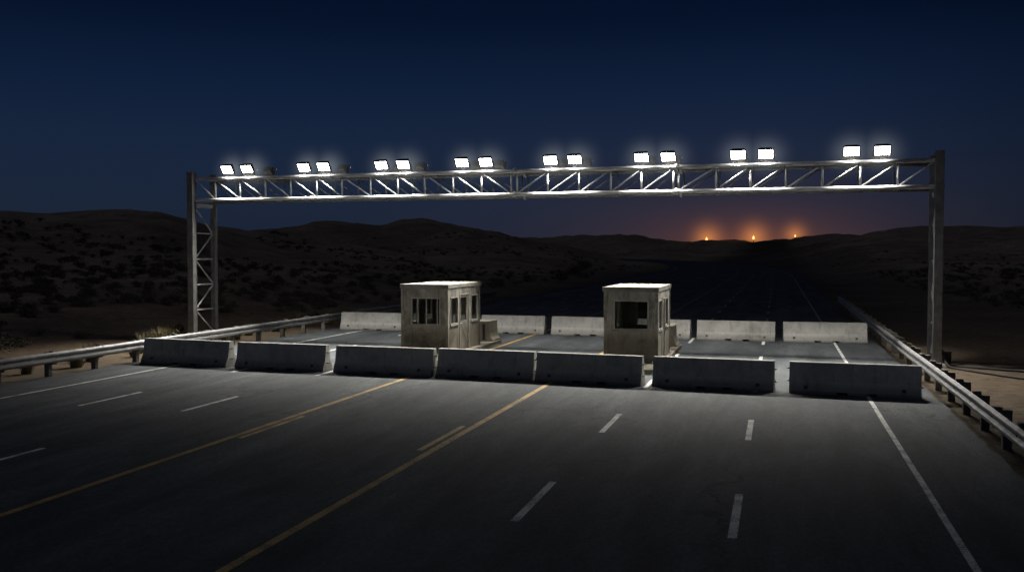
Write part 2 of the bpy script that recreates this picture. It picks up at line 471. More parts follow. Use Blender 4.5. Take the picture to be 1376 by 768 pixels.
# ---------------------------------------------------------------- concrete barriers
def barrier_mesh(name, L, hgt=.81, notch=True):
    """jersey profile along x, with two forklift slots cut under the foot; y is across, origin at the base centre"""
    half = [(.305, 0), (.305, .075), (.175, .33), (.10, hgt)]
    nz = .065
    def prof(z0):
        h = [p for p in half]
        if z0 > 0: h = [(.305, z0)] + half[1:]
        return [(-y, z) for y, z in h] + [(y, z) for y, z in reversed(h)]
    xs = [-L / 2]
    if notch:
        xs += [-.42, -.16, .30, .56]
    xs += [L / 2]
    inset = [0.0] * len(xs)
    vs = []; fs = []; idx = {}
    def vert(x, y, z):
        key = (round(x, 4), round(y, 4), round(z, 4))
        if key not in idx: idx[key] = len(vs); vs.append(key)
        return idx[key]
    segs = []
    for i in range(len(xs) - 1):
        z0 = nz if (notch and i in (1, 3)) else 0
        # finer cuts keep the long faces from being one quad
        p = prof(z0); a, b = xs[i], xs[i + 1]
        for j in range(len(p)):
            q, r_ = p[j], p[(j + 1) % len(p)]
            fs.append((vert(a, *q), vert(a, *r_), vert(b, *r_), vert(b, *q)))
        if notch and i in (1, 3):
            for x, flip in ((a, False), (b, True)):
                f = [vert(x, -.305, 0), vert(x, .305, 0), vert(x, .305, nz), vert(x, -.305, nz)]
                fs.append(tuple(f if not flip else reversed(f)))
    p = prof(0)
    fs.append(tuple(vert(xs[0], *q) for q in reversed(p)))
    fs.append(tuple(vert(xs[-1], *q) for q in p))
    mb = MB(); mb.v = vs; mb.f = fs
    me = mb.mesh(name, M['concrete'])
    import bmesh
    bm = bmesh.new(); bm.from_mesh(me)
    bmesh.ops.recalc_face_normals(bm, faces=bm.faces)
    bm.to_mesh(me); bm.free()
    return me

def loop_mesh(name):
    mb = MB()
    pts = [(0, -.08, 0), (.03, -.075, .0), (.055, -.04, 0), (.062, 0, 0), (.055, .04, 0), (.03, .075, 0), (0, .08, 0)]
    mb.tube(pts, .014, 8)
    return mb.mesh(name, M['dark'], True)
LOOP = loop_mesh('connecting_loop')
def lift_mesh(name):
    mb = MB()
    mb.box(-.05, .05, -.004, .012, -.045, .045)
    return mb.mesh(name, M['dark'])
LIFT = lift_mesh('lifting_socket')
BMESH = {}
def make_barrier(x0, y0, x1, y1, label, group, depth_front=True, notch=True, h=.81):
    a = Vector((x0, y0)); b = Vector((x1, y1)); L = (b - a).length
    rz = math.atan2(b.y - a.y, b.x - a.x)
    # measured line is the foot of the side towards the camera: step back half the width
    nrm = Vector((-math.sin(rz), math.cos(rz)))
    c = (a + b) / 2 + nrm * .305
    root = empty('concrete_barrier', (c.x, c.y, .0025), rz + random.uniform(-.008, .008))
    tag(root, label, 'barrier', group)
    key = round(L, 2)
    if key not in BMESH: BMESH[key] = barrier_mesh('barrier_body', L, h, notch)
    o = bpy.data.objects.new('barrier_body', BMESH[key]); o.parent = root; col.objects.link(o)
    bv = o.modifiers.new('bevel', 'BEVEL'); bv.width = .016; bv.segments = 2; bv.limit_method = 'ANGLE'; bv.angle_limit = R(12)
    for sx, zz in ((1, .25), (1, .58), (-1, .25), (-1, .58)):
        l = bpy.data.objects.new('connecting_loop', LOOP); l.parent = root
        l.location = (sx * (L / 2 - .004), 0, zz if sx > 0 else zz + .05); l.rotation_euler = (0, 0, 0 if sx > 0 else math.pi)
        col.objects.link(l)
    for sx in (-1, 1):
        s_ = bpy.data.objects.new('lifting_socket', LIFT); s_.parent = root
        # on the sloping foot of the near side
        s_.location = (sx * (L / 2 - .42), -.262, .17); s_.rotation_euler = (R(-27), 0, 0); col.objects.link(s_)
    return root
ORD = ['leftmost', 'second from left', 'third from left', 'fourth from left', 'fifth from left', 'sixth from left', 'rightmost']
NEAR = ['beside the left guardrail', 'right of the left gantry leg', 'before the left half of the left booth', 'before the right half of the left booth',
        'before the left half of the right booth', 'standing right of the right booth', 'beside the right guardrail']
front = [(-20.57, 27.35, -17.12, 27.03), (-16.75, 26.92, -13.55, 26.80), (-13.2, 26.77, -9.93, 26.62), (-9.84, 26.76, -6.80, 26.56), (-6.71, 26.5, -3.62, 26.24), (-3.32, 26.3, -.07, 26.05), (.32, 26.02, 3.55, 25.86)]
for i, f in enumerate(front):
    make_barrier(*f, 'shaded concrete barrier, near row, %s, %s' % (ORD[i], NEAR[i]), 'near row of concrete barriers')
FAR = ['at the left end beside the guardrail', 'mostly hidden behind the left booth', 'just right of the left booth', 'partly hidden by the left side of the right booth',
       'partly hidden by the right side of the right booth', 'standing clear right of the right booth', 'at the right end by the guardrail']
rear = [(-20.32, 41.95, -17.05, 41.9), (-16.75, 41.9, -13.5, 41.85), (-13.17, 41.8, -10.14, 41.72), (-9.82, 41.7, -6.75, 41.5), (-6.5, 41.4, -3.59, 41.05), (-3.29, 41.02, -.08, 40.9), (.27, 40.96, 3.57, 41.2)]
for i, f in enumerate(rear):
    make_barrier(*f, 'bright concrete barrier, far row, %s' % FAR[i], 'far row of concrete barriers')
# short blocks at the back of each island
def island_block(xr, y0, label):
    root = empty('concrete_block', (xr - .45, y0, .152), 0)
    tag(root, label, 'barrier', 'short barriers at the back of the booth islands')
    mb = MB()
    pr = [(.46, 0), (.46, .06), (.385, .17), (.345, .32), (.325, .76), (-.75, .76), (-.75, 0)]
    n = len(pr)
    # recess in the end face
    vs = [(x, 0, z) for x, z in pr] + [(x, 1.1, z) for x, z in pr]
    fs = [(i, n + i, n + (i + 1) % n, (i + 1) % n) for i in range(n)] + [tuple(range(n))[::1], tuple(range(2 * n - 1, n - 1, -1))]
    mb.add(vs, fs); mb.build('block_body', M['kerb'], root, bevel=.015)
    g = MB(); g.box(.04, .15, -.012, .02, .06, .70); g.build('end_slot', M['dark'], root)
    cp = MB(); cp.box(-.76, .34, -.015, 1.11, .762, .80); cp.build('cap', M['kerb'], root, bevel=.01)
island_block(-10.93, 36.3, 'short concrete barrier block behind the right rear corner of the left booth')
island_block(-3.62, 36.0, 'short concrete barrier block behind the right rear corner of the right booth')

# ---------------------------------------------------------------- booths
def wall_with_holes(mb, axis, at, a0, a1, z0, z1, holes, th=.09):
    """wall in the plane across `axis`; holes = [(b0, b1, h0, h1)] sorted along the wall; pieces butt end to end"""
    def bx(b0, b1, h0, h1):
        if b1 - b0 < .002 or h1 - h0 < .002: return
        if axis == 'y': mb.box(b0, b1, at, at + th, h0, h1)
        else: mb.box(at, at + th, b0, b1, h0, h1)
    cur = a0
    for b0, b1, h0, h1 in holes:
        bx(cur, b0, z0, z1); bx(b0, b1, z0, h0); bx(b0, b1, h1, z1); cur = b1
    bx(cur, a1, z0, z1)

def window_part(root, axis, at, hole, mullions, out, th=.09, sill=True):
    """frame + pane + sill; out = +1/-1, which way is outdoors along the axis"""
    b0, b1, h0, h1 = hole; mb = MB(); w = .045
    d0, d1 = (at - .018, at + .055) if out < 0 else (at + th - .055, at + th + .018)
    def bx(p, q, r_, s_, m=mb, e0=d0, e1=d1):
        if axis == 'y': m.box(p, q, e0, e1, r_, s_)
        else: m.box(e0, e1, p, q, r_, s_)
    g = .003
    bx(b0 + g, b1 - g, h0 + g, h0 + w); bx(b0 + g, b1 - g, h1 - w, h1 - g)
    bx(b0 + g, b0 + w, h0 + w, h1 - w); bx(b1 - w, b1 - g, h0 + w, h1 - w)
    for m_ in mullions: bx(m_ - .018, m_ + .018, h0 + w, h1 - w, mb, d0 + .01, d1 - .01)
    win = mb.build('window', M['frame'], root)
    p = MB(); mid = (d0 + d1) / 2
    if axis == 'y': p.add([(b0 + w, mid, h0 + w), (b1 - w, mid, h0 + w), (b1 - w, mid, h1 - w), (b0 + w, mid, h1 - w)], [(0, 1, 2, 3)])
    else: p.add([(mid, b0 + w, h0 + w), (mid, b1 - w, h0 + w), (mid, b1 - w, h1 - w), (mid, b0 + w, h1 - w)], [(0, 1, 2, 3)])
    p.build('pane', M['glass'], win)
    if sill:
        sm = MB(); e = at - .055 if out < 0 else at + th + .003
        bx(b0 - .05, b1 + .05, h0 - .05, h0 - .003, sm, e, e + .052)
        sm.build('sill', M['roof'], win, bevel=.006)
    return win

def booth(loc, W, D, label, fwin, fmull, side, door, back, backm, desk=True):
    root = empty('guard_booth', loc); tag(root, label, 'booth')
    Z0, Z1 = 0.0, 2.28; th = .09
    wl = MB()
    wall_with_holes(wl, 'y', 0, 0, W, Z0, Z1, [fwin], th)
    wall_with_holes(wl, 'y', D - th, 0, W, Z0, Z1, [back], th)
    dh = (door[0], door[1], 0.0, 2.05)
    sh = sorted(side + [dh])
    wall_with_holes(wl, 'x', W - th, th, D - th, Z0, Z1, sh, th)
    lh = [(.7, 1.5, 1.0, 1.95), (D - 1.5, D - .7, 1.0, 1.95)]
    wall_with_holes(wl, 'x', 0, th, D - th, Z0, Z1, lh, th)
    wl.build('wall', M['booth'], root)
    fl = MB(); fl.box(th, W - th, th, D - th, .0, .03); fl.build('floor', M['inside'], root)
    # corner trims and base strip standing a little proud
    for x in (-.022, W - .085):
        for y in (-.022, D - .085):
            tr = MB(); tr.box(x, x + .107, y, y + .107, .001, Z1 - .002)
            tr.build('corner_trim', M['booth'], root, bevel=.006)
    bs = MB(); bs.box(.087, W - .087, -.014, .001, .001, .13); bs.build('base_strip', M['booth'], root)
    window_part(root, 'y', 0, fwin, fmull, -1, th)
    window_part(root, 'y', D - th, back, backm, +1, th, False)
    for h in side: window_part(root, 'x', W - th, h, [], +1, th)
    for h in lh: window_part(root, 'x', 0, h, [], -1, th, False)
    # door with a glazed upper half
    d0, d1 = door; dm = MB(); x0, x1 = W - .075, W - .022
    g0, g1, gh0, gh1 = d0 + .17, d1 - .17, 1.05, 1.9
    dm.box(x0, x1, d0 + .05, g0, .035, 2.0); dm.box(x0, x1, g1, d1 - .05, .035, 2.0)
    dm.box(x0, x1, g0, g1, .035, gh0); dm.box(x0, x1, g0, g1, gh1, 2.0)
    dr = dm.build('door', M['booth'], root)
    df = MB(); f0, f1 = W - .08, W + .02
    df.box(f0, f1, d0 + .002, d0 + .048, .004, 2.048); df.box(f0, f1, d1 - .048, d1 - .002, .004, 2.048); df.box(f0, f1, d0 + .048, d1 - .048, 2.003, 2.048)
    df.build('door_frame', M['frame'], dr)
    p = MB(); xm = (x0 + x1) / 2
    p.add([(xm, g0, gh0), (xm, g1, gh0), (xm, g1, gh1), (xm, g0, gh1)], [(0, 1, 2, 3)]); p.build('pane', M['glass'], dr)
    hd = MB(); hd.tube([(x1, d0 + .11, .98), (x1 + .045, d0 + .11, .98), (x1 + .045, d0 + .23, .98)], .011, 8); hd.build('handle', M['galv'], dr, smooth=True)
    # roof slab with a low upstand around its edge
    ov = .065; rf = MB()
    rf.box(-ov, W + ov * .6, -.03, D + ov + .12, Z1 + .001, Z1 + .15)
    rr = rf.build('roof', M['roof'], root, bevel=.012)
    if desk:
        dk = MB(); dk.box(th + .004, W - th - .004, th + .004, .62, .74, .78); dk.box(th + .05, th + .09, .12, .55, .03, .74); dk.box(W - th - .09, W - th - .05, .12, .55, .03, .74)
        dk.build('desk', M['inside'], root)
    return root
booth((-12.79, 31.35, .152), 1.72, 3.7, 'left weathered tan booth with a wide three-light front window and side door',
      (.36, 1.46, 1.0, 1.97), [.62, .93, 1.34], [(.28, 1.12, .99, 1.97), (2.62, 3.40, .99, 1.97)], (1.30, 2.34), (.25, 1.5, .75, 1.97), [.62, .98])
booth((-5.40, 30.55, .152), 1.72, 3.45, 'right weathered tan booth with a single square front window and flat roof',
      (.30, 1.44, 1.05, 2.01), [], [(.25, 1.08, 1.03, 2.01), (2.05, 2.92, 1.03, 2.01)], (1.15, 1.95), (.55, 1.52, .93, 1.97), [])

# ---------------------------------------------------------------- the lighting gantry
PR = Vector((5.08, 34.0, 0)); PL = Vector((-23.45, 34.7, 0))
SPAN = (PL - PR).length
gdir = (PR - PL).normalized(); GRZ = math.atan2(gdir.y, gdir.x)
G = empty('light_gantry', PL, GRZ)      # local x runs from the left leg to the right leg, local y away from the camera
tag(G, 'galvanised lattice gantry spanning the whole road on two braced legs', 'gantry')
ZT, ZB, GD = 6.72, 5.86, 1.45
PW = .27
for x in (0, SPAN):
    for y in (0, GD):
        mb = MB(); w = PW / 2 if y == 0 else .105; t = .022
        y0_ = y; y = y - .10 if y0_ == 0 else y
        # H section: two flanges and a web, with end plates
        mb.box(x - w, x + w, y - w, y - w + t, .03, 7.0); mb.box(x - w, x + w, y + w - t, y + w, .03, 7.0)
        mb.box(x - w + .02, x - w + .042, y - w + t, y + w - t, .03, 6.995); mb.box(x + w - .042, x + w - .02, y - w + t, y + w - t, .03, 6.995)
        mb.box(x - w, x + w, y - w, y + w, 7.0, 7.02)
        mb.build('post', M['leg'], G)
        bp = MB(); bp.box(x - .26, x + .26, y - .26, y + .26, -.01, .03)
        bp.build('base_plate', M['galv'], G, bevel=.005)
        ft = MB(); ft.box(x - .38, x + .38, y - .38, y + .38, -.3, -.01); ft.build('footing', M['kerb'], G, bevel=.02)
    lv = [.3, 1.3, 2.35, 3.42, 4.5, 5.6]
    for z in lv:
        mb = MB(); mb.bar((x, PW / 2, z), (x, GD - PW / 2, z), .06, .06); mb.build('leg_strut', M['galv'], G)
    for i in range(len(lv) - 1):
        a, b = (PW / 2, GD - PW / 2) if i % 2 == 0 else (GD - PW / 2, PW / 2)
        mb = MB(); mb.bar((x, b, lv[i] + .05), (x, a, lv[i + 1] - .05), .045, .045); mb.build('leg_brace', M['galv'], G)
    sg = 1 if x > 1 else -1
    for z in (ZT, ZB):
        for y in (0, GD):
            mb = MB(); mb.box(x + sg * (PW / 2) - .02, x + sg * (PW / 2) + .035, y - .06, y + .06, z - .05, z + .05); mb.build('bolt_plate', M['dark'], G)
    cp = MB(); cp.bar((x, PW / 2, 5.68), (x, GD - PW / 2, 5.68), .1, .1); cp.build('truss_seat', M['galv'], G)
x0, x1 = PW / 2, SPAN - PW / 2
for y in (0, GD):  # rear chords take the darker steel, their dimness painted in
    for nm, z, r in (('top_chord', ZT, .078), ('bottom_chord', ZB, .072)):
        mb = MB(); mb.tube([(x0 + (x1 - x0) * k / 8, y, z) for k in range(9)], r, 16); mb.build(nm, M['galv'] if y == 0 else M['leg'], G, smooth=True)
sv = [27.44, 26.28, 25.1, 23.95, 22.78, 21.67, 20.44, 19.28, 18.16, 17.0, 15.86, 14.69, 14.46, 13.28, 12.1, 10.92, 9.81, 8.67, 8.48, 7.19, 6.02, 4.83, 3.64, 2.43, 1.26]
gx = [SPAN - s for s in sv]
nodes = [x0] + gx + [x1]
for y in (0, GD):  # rear webs likewise, shade imitated by the darker steel
    for i, x in enumerate(gx):
        mb = MB(); mb.tube([(x, y, ZB + .05), (x, y, ZT - .05)], .036, 10); mb.build('web_post', M['galv'] if y == 0 else M['leg'], G, smooth=True)
    for a, b in zip(nodes, nodes[1:]):
        if b - a < .5: continue
        falling = (a + b) / 2 < gx[11] + .1
        zA, zB = (ZT - .07, ZB + .07) if falling else (ZB + .07, ZT - .07)
        mb = MB(); mb.tube([(a + .06, y, zA), (b - .06, y, zB)], .028, 8); mb.build('web_diagonal', M['galv'] if y == 0 else M['leg'], G, smooth=True)
for i, x in enumerate(gx):
    if i in (12, 18): continue
    for z in (ZT, ZB):
        mb = MB(); mb.tube([(x, .05, z), (x, GD - .05, z)], .028, 8); mb.build('cross_bar', M['leg'], G, smooth=True)
for x in ((gx[11] + gx[12]) / 2, (gx[17] + gx[18]) / 2):      # bolted flange joints between truss sections
    for y in (0, GD):
        for z in (ZT, ZB):
            mb = MB(); mb.tube([(x - .03, y, z), (x + .03, y, z)], .125, 16)
            for k in range(6):
                a = k * math.pi / 3; mb.tube([(x - .055, y + .1 * math.cos(a), z + .1 * math.sin(a)), (x + .055, y + .1 * math.cos(a), z + .1 * math.sin(a))], .014, 6)
            mb.build('joint_flange', M['galv'], G)

# ---------------------------------------------------------------- floodlights
TILT = R(36)
def make_floodlight(name):
    root = empty(name)
    hm = MB()
    # local: lamp faces -y and is tipped down; origin at the foot of the bracket on the chord
    Mx = Matrix.Translation((0, -.12, .30)) @ Matrix.Rotation(TILT, 4, 'X')
    W, Hh = .248, .187
    def tb(x0, x1, y0, y1, z0, z1, m=hm): m.box(x0, x1, y0, y1, z0, z1, Mx)
    # tapered housing
    a = [(-W, -.0, -Hh), (W, -.0, -Hh), (W, -.0, Hh), (-W, -.0, Hh)]
    b = [(-W * .8, .17, -Hh * .72), (W * .8, .17, -Hh * .72), (W * .8, .17, Hh * .72), (-W * .8, .17, Hh * .72)]
    hm.add([Mx @ Vector(p) for p in a + b], [(0, 1, 2, 3), (7, 6, 5, 4), (1, 0, 4, 5), (2, 1, 5, 6), (3, 2, 6, 7), (0, 3, 7, 4)])
    hm.build('housing', M['lamp'], root, bevel=.012)
    rm = MB(); t = .016
    for (p, q, r_, s_) in ((-W - .012, W + .012, Hh - t, Hh + .012), (-W - .012, W + .012, -Hh - .012, -Hh + t), (-W - .012, -W + t, -Hh + t, Hh - t), (W - t, W + .012, -Hh + t, Hh - t)):
        tb(p, q, -.036, -.001, r_, s_, rm)
    tb(-W - .012, W + .012, -.09, -.037, Hh - .006, Hh + .012, rm)      # visor
    rm.build('rim', M['lamp'], root)
    ln = MB(); y = -.028
    ln.add([Mx @ Vector(p) for p in ((-W + t, y, -Hh + t), (W - t, y, -Hh + t), (W - t, y, Hh - t), (-W + t, y, Hh - t))], [(0, 1, 2, 3)])
    ln.build('lens', M['lens'], root)
    fn = MB()
    for k in range(7):
        x = -W * .66 + k * W * .22
        tb(x - .008, x + .008, .172, .225, -Hh * .62, Hh * .62, fn)
    fn.build('cooling_fin', M['lamp'], root)
    br = MB()
    br.bar((-W - .035, -.06, .31), (-W - .035, -.0, .06), .05, .014, (1, 0, 0)); br.bar((W + .035, -.06, .31), (W + .035, -.0, .06), .05, .014, (1, 0, 0))
    br.box(-W - .042, W + .042, -.027, .027, .05, .064); br.box(-.05, .05, -.05, .05, -.01, .05)
    br.build('bracket', M['lamp'], root)
    return root
LPOS = [26.8, 25.88, 23.29, 22.42, 19.92, 19.0, 16.6, 15.65, 13.15, 12.23, 9.79, 8.84, 6.43, 5.51, 2.72, 1.76]
PAIR = ['first', 'second', 'third', 'fourth', 'fifth', 'sixth', 'seventh', 'eighth']
proto = make_floodlight('floodlight')
uses = 0
def on_gantry(s, y, z):
    p = G.matrix_basis if False else (Matrix.Translation(PL) @ Matrix.Rotation(GRZ, 4, 'Z'))
    return p @ Vector((SPAN - s, y, z))
def spot(name, loc, target, watts, half, blend):
    l = bpy.data.lights.new(name, 'SPOT'); l.energy = watts; l.spot_size = 2 * half; l.spot_blend = blend
    l.shadow_soft_size = .14; l.color = (1.0, .955, .86)
    o = bpy.data.objects.new(name, l); o.location = loc
    o.rotation_euler = (Vector(target) - Vector(loc)).to_track_quat('-Z', 'Y').to_euler()
    col.objects.link(o); return o
for i, s in enumerate(LPOS):
    side = 'left' if i % 2 == 0 else 'right'
    f = proto if uses == 0 else copy_tree(proto)
    uses += 1
    yaw = random.uniform(-.03, .03)
    f.location = on_gantry(s, 0, ZT + .078); f.rotation_euler = (0, 0, GRZ + yaw)
    tag(f, 'glowing white floodlight, %s lamp of the %s lit pair from the left' % (side, PAIR[i // 2]), 'floodlight', 'lit floodlights along the gantry')
    p = on_gantry(s, -.23, ZT + .36)
    spot('floodlight_beam', p, p + Vector((0, -3.0, -7.0)), 2150, R(50), 1.0)
    b = copy_tree(proto)
    b.location = on_gantry(s, GD, ZT + .078); b.rotation_euler = (0, 0, GRZ + math.pi - yaw)
    tag(b, 'dark floodlight facing away, %s one behind the %s lit pair from the left' % (side, PAIR[i // 2]), 'floodlight', 'floodlights facing away along the gantry')
    p = on_gantry(s, GD + .28, ZT + .34)
    spot('floodlight_beam', p, p + Vector((0, 2.3, -7.0)), 760, R(29), .6)

# ---------------------------------------------------------------- guardrails
def w_beam(mb, x, y0, y1, sgn, dip=0):
    """corrugated rail; sgn = side the traffic face looks to"""
    pr = [(.0, .40), (.018, .405), (.075, .445), (.08, .475), (.075, .505), (.02, .55), (.012, .565), (.02, .58), (.075, .625), (.08, .655), (.075, .685), (.018, .725), (.0, .73)]
    th = .006; n = len(pr); ys = []
    y = y0
    while y < y1 - .01: ys.append(y); y += 2.0
    ys.append(y1)
    vs = []; fs = []
    for y in ys:
        o = road_x(y)
        dz = noise.noise(Vector((x, y * .21, 0))) * .018; dx = noise.noise(Vector((x, y * .27, 7))) * .02
        vs += [(x + o + sgn * px + dx, y, z + dz) for px, z in pr] + [(x + o + sgn * (px - th) + dx, y, z + dz) for px, z in reversed(pr)]
    m = 2 * n
    for i in range(len(ys) - 1):
        for k in range(m):
            k2 = (k + 1) % m
            fs.append((i * m + k, i * m + k2, (i + 1) * m + k2, (i + 1) * m + k))
    fs.append(tuple(range(m - 1, -1, -1))); fs.append(tuple((len(ys) - 1) * m + k for k in range(m)))
    mb.add(vs, fs)
def guardrail(x, sgn, y0, y1, label, p0):
    root = empty('guardrail', (x, y0, 0)); tag(root, label, 'guardrail')
    def bld(mb, nm, mat, **k):
        mb.v = [(a - x, b - y0, c) for a, b, c in mb.v]; return mb.build(nm, mat, root, **k)
    mb = MB(); w_beam(mb, x, y0, y1, sgn)
    rail = bld(mb, 'rail', M['rail'])
    sp = MB()
    yy = p0
    while yy < y1:
        sp.box(x + road_x(yy) + sgn * .082, x + road_x(yy) + sgn * .095, yy - .02, yy + .02, .55, .58); yy += 2.0
    pm = MB(); a, b = sorted((-sgn * .33, -sgn * .17)); pm.box(a, b, -.07, .07, -.3, .70); pmesh = pm.mesh('post', M['post'])
    km = MB(); a, b = sorted((-sgn * .168, -sgn * .008)); km.box(a, b, -.075, .075, .36, .77); kmesh = km.mesh('spacer_block', M['post'])
    bm_ = MB(); a, b = sorted((sgn * .002, sgn * .026)); bm_.box(a, b, -.022, .022, .545, .585); bmesh_ = bm_.mesh('rail_bolt', M['dark'])
    y = p0; k = 0
    while y < y1 and k < 55:
        for nm, me in (('post', pmesh), ('spacer_block', kmesh)):
            o = bpy.data.objects.new(nm, me); o.parent = root
            o.location = (road_x(y), y - y0 + random.uniform(-.03, .03), random.uniform(-.025, .02)); o.rotation_euler = (random.uniform(-.015, .015), 0, random.uniform(-.03, .03))
            col.objects.link(o)
        if y < 50:
            o = bpy.data.objects.new('rail_bolt', bmesh_); o.parent = root; o.location = (road_x(y), y - y0, 0); col.objects.link(o)
        y += 2.0; k += 1
guardrail(3.99, -1, 9.0, 68, 'steel guardrail on dark posts along the right edge of the road', 9.95)
guardrail(-20.82, 1, 9.0, 70, 'steel guardrail on dark posts along the left edge of the road', 9.75)

# ---------------------------------------------------------------- cables lying on the sand by the right leg
def cable(pts, r, label):
    out = []
    n = len(pts)
    for i in range(n - 1):
        for k in range(6):
            t = k / 6
            p0 = Vector(pts[max(i - 1, 0)]); p1 = Vector(pts[i]); p2 = Vector(pts[i + 1]); p3 = Vector(pts[min(i + 2, n - 1)])
            out.append(.5 * ((2 * p1) + (p2 - p0) * t + (2 * p0 - 5 * p1 + 4 * p2 - p3) * t * t + (3 * p1 - p0 - 3 * p2 + p3) * t ** 3))
    out.append(Vector(pts[-1]))
    mb = MB(); mb.tube(out, r, 8); tag(mb.build('cable', M['rubber'], smooth=True), label, 'cable', 'cables by the right gantry leg')
def gz(x, y): return ground_z(x, y)
def cpts(xy, r): return [(x, y, gz(x, y) + r * .8) for x, y in xy]
cable([(5.26, 34.1, .5), (5.34, 34.05, .16)] + cpts([(5.5, 33.9), (6.2, 33.5), (7.2, 33.0), (8.4, 32.4), (10.0, 31.6), (12.5, 30.8)], .045), .045, 'dark cable on the sand from the right gantry leg, the farther of two')
cable([(5.26, 33.95, .45), (5.32, 33.8, .14)] + cpts([(5.45, 33.3), (6.1, 32.2), (7.0, 31.0), (8.2, 29.9), (9.6, 28.9), (12.0, 28.0)], .045), .045, 'dark cable on the sand from the right gantry leg, the nearer of two')
jb = empty('junction_box', (5.42, 34.35, 0)); tag(jb, 'small dark box on the ground against the right gantry leg', 'box')
m_ = MB(); m_.box(-.12, .16, -.16, .16, -.04, .40); m_.build('box_body', M['dark'], jb, bevel=.02)
m_ = MB(); m_.box(-.14, .18, -.18, .18, .402, .43); m_.build('lid', M['dark'], jb, bevel=.008)

# ---------------------------------------------------------------- vegetation
def shrub_mesh(name, n, rad, hgt, leaf, mat, seed, spread=1.0):
    rnd = random.Random(seed); mb = MB()
    clumps = []
    for c in range(7):
        a = rnd.uniform(0, 6.28); d = rad * rnd.uniform(.05, .75)
        clumps.append((Vector((d * math.cos(a), d * math.sin(a), hgt * rnd.uniform(.25, .7))), rad * rnd.uniform(.28, .5)))
    for c, cr in clumps:      # twigs
        mb.bar((c.x * .15, c.y * .15, -.05), c, .02 * rad, .02 * rad)
    for i in range(n):
        c, cr = clumps[rnd.randrange(len(clumps))]
        d = Vector((rnd.gauss(0, 1), rnd.gauss(0, 1), rnd.gauss(0, .8))).normalized() * cr * rnd.uniform(.3, 1) ** .5
        p = c + d
        if p.z < 0: p.z = rnd.uniform(0, .1)
        u = Vector((rnd.gauss(0, 1), rnd.gauss(0, 1), rnd.gauss(0, 1))).normalized()
        w = u.cross(Vector((rnd.gauss(0, 1), rnd.gauss(0, 1), rnd.gauss(0, 1)))).normalized()
        s_ = leaf * rnd.uniform(.6, 1.5)
        mb.add([p - u * s_, p + w * s_ * .35, p + u * s_, p - w * s_ * .35], [(0, 1, 2, 3)])
    return mb
def tuft_mesh(name, n, rad, hgt, seed):
    rnd = random.Random(seed); mb = MB()
    for i in range(n):
        a = rnd.uniform(0, 6.28); d = rad * rnd.uniform(0, .45) ; lean = rad * rnd.uniform(.2, 1.0)
        b = Vector((d * math.cos(a), d * math.sin(a), -.03)); h = hgt * rnd.uniform(.45, 1.0)
        a2 = a + rnd.uniform(-.5, .5)
        m = b + Vector((lean * .35 * math.cos(a2), lean * .35 * math.sin(a2), h * .6)); t = b + Vector((lean * math.cos(a2), lean * math.sin(a2), h))
        w = Vector((-math.sin(a2), math.cos(a2), 0)) * rnd.uniform(.007, .014)
        mb.add([b - w, b + w, m + w * .8, m - w * .8, t], [(0, 1, 2, 3), (3, 2, 4)])
    return mb
SHR = [shrub_mesh('s', 420, 1.0, .9, .085, M['scrub'], k).mesh('scrub_bush', M['scrub']) for k in range(5)]
SHL = [shrub_mesh('s', 90, 1.0, .9, .17, M['scrub'], k + 20) for k in range(5)]
TUF = [tuft_mesh('t', 240, .42, .75, k).mesh('dry_grass_tuft', M['grass']) for k in range(4)]
GRN = [shrub_mesh('g', 420, .55, .5, .06, M['green'], k + 40).mesh('weed_bush', M['green']) for k in range(3)]

def put(name, me, x, y, s, label, cat, group, sz=None):
    o = bpy.data.objects.new(name, me); o.location = (x, y, ground_z(x, y) - .01); o.scale = (s, s, s if sz is None else sz)
    o.rotation_euler = (0, 0, random.uniform(0, 6.28)); col.objects.link(o); tag(o, label, cat, group); return o
# dry growth just behind the left guardrail
rv = random.Random(3)
tuft_spots = [(-21.75, 21.9, 1.0), (-22.3, 24.2, .9), (-22.0, 26.0, 1.15), (-22.7, 27.6, 1.25), (-22.2, 29.2, .9), (-22.9, 30.8, 1.35), (-23.2, 32.1, 1.5), (-22.6, 33.3, 1.1), (-24.4, 34.4, 1.3), (-22.4, 36.2, .9), (-23.0, 38.2, 1.05), (-22.6, 40.5, 1.0), (-23.3, 43.4, 1.5), (-22.4, 45.0, 1.0), (-23.6, 47.5, 1.3)]
for i, (x, y, s) in enumerate(tuft_spots):
    put('dry_grass_tuft', TUF[i % 4], x, y, s * .85, 'dry straw coloured grass tuft growing just behind the left guardrail', 'grass tuft', 'dry grass tufts behind the left guardrail')
for i in range(9):
    y = rv.uniform(30, 50); x = rv.uniform(-25.5, -22.2)
    put('weed_bush', GRN[i % 3], x, y, rv.uniform(.7, 1.35), 'low dull green weed bush among grass behind the left guardrail', 'bush', 'low weed bushes behind the left guardrail')
for i in range(10):
    y = rv.uniform(24, 48); x = rv.uniform(11.5, 15)
    put('weed_bush', GRN[i % 3], x, y, rv.uniform(.6, 1.1), 'low dull green weed bush on the sand beyond the right gantry leg', 'bush', 'low weed bushes on the right sand')
for i, (x, y) in enumerate([(10.6, 33.8), (11.8, 35.5), (9.7, 37.0), (13.0, 34.2), (12.4, 38.6), (10.9, 40.5), (14.2, 37.2)]):
    put('dry_grass_tuft', TUF[i % 4], x, y, rv.uniform(.6, 1.0), 'dry straw coloured grass tuft on the sand beyond the right gantry leg', 'grass tuft', 'dry grass tufts on the right sand')
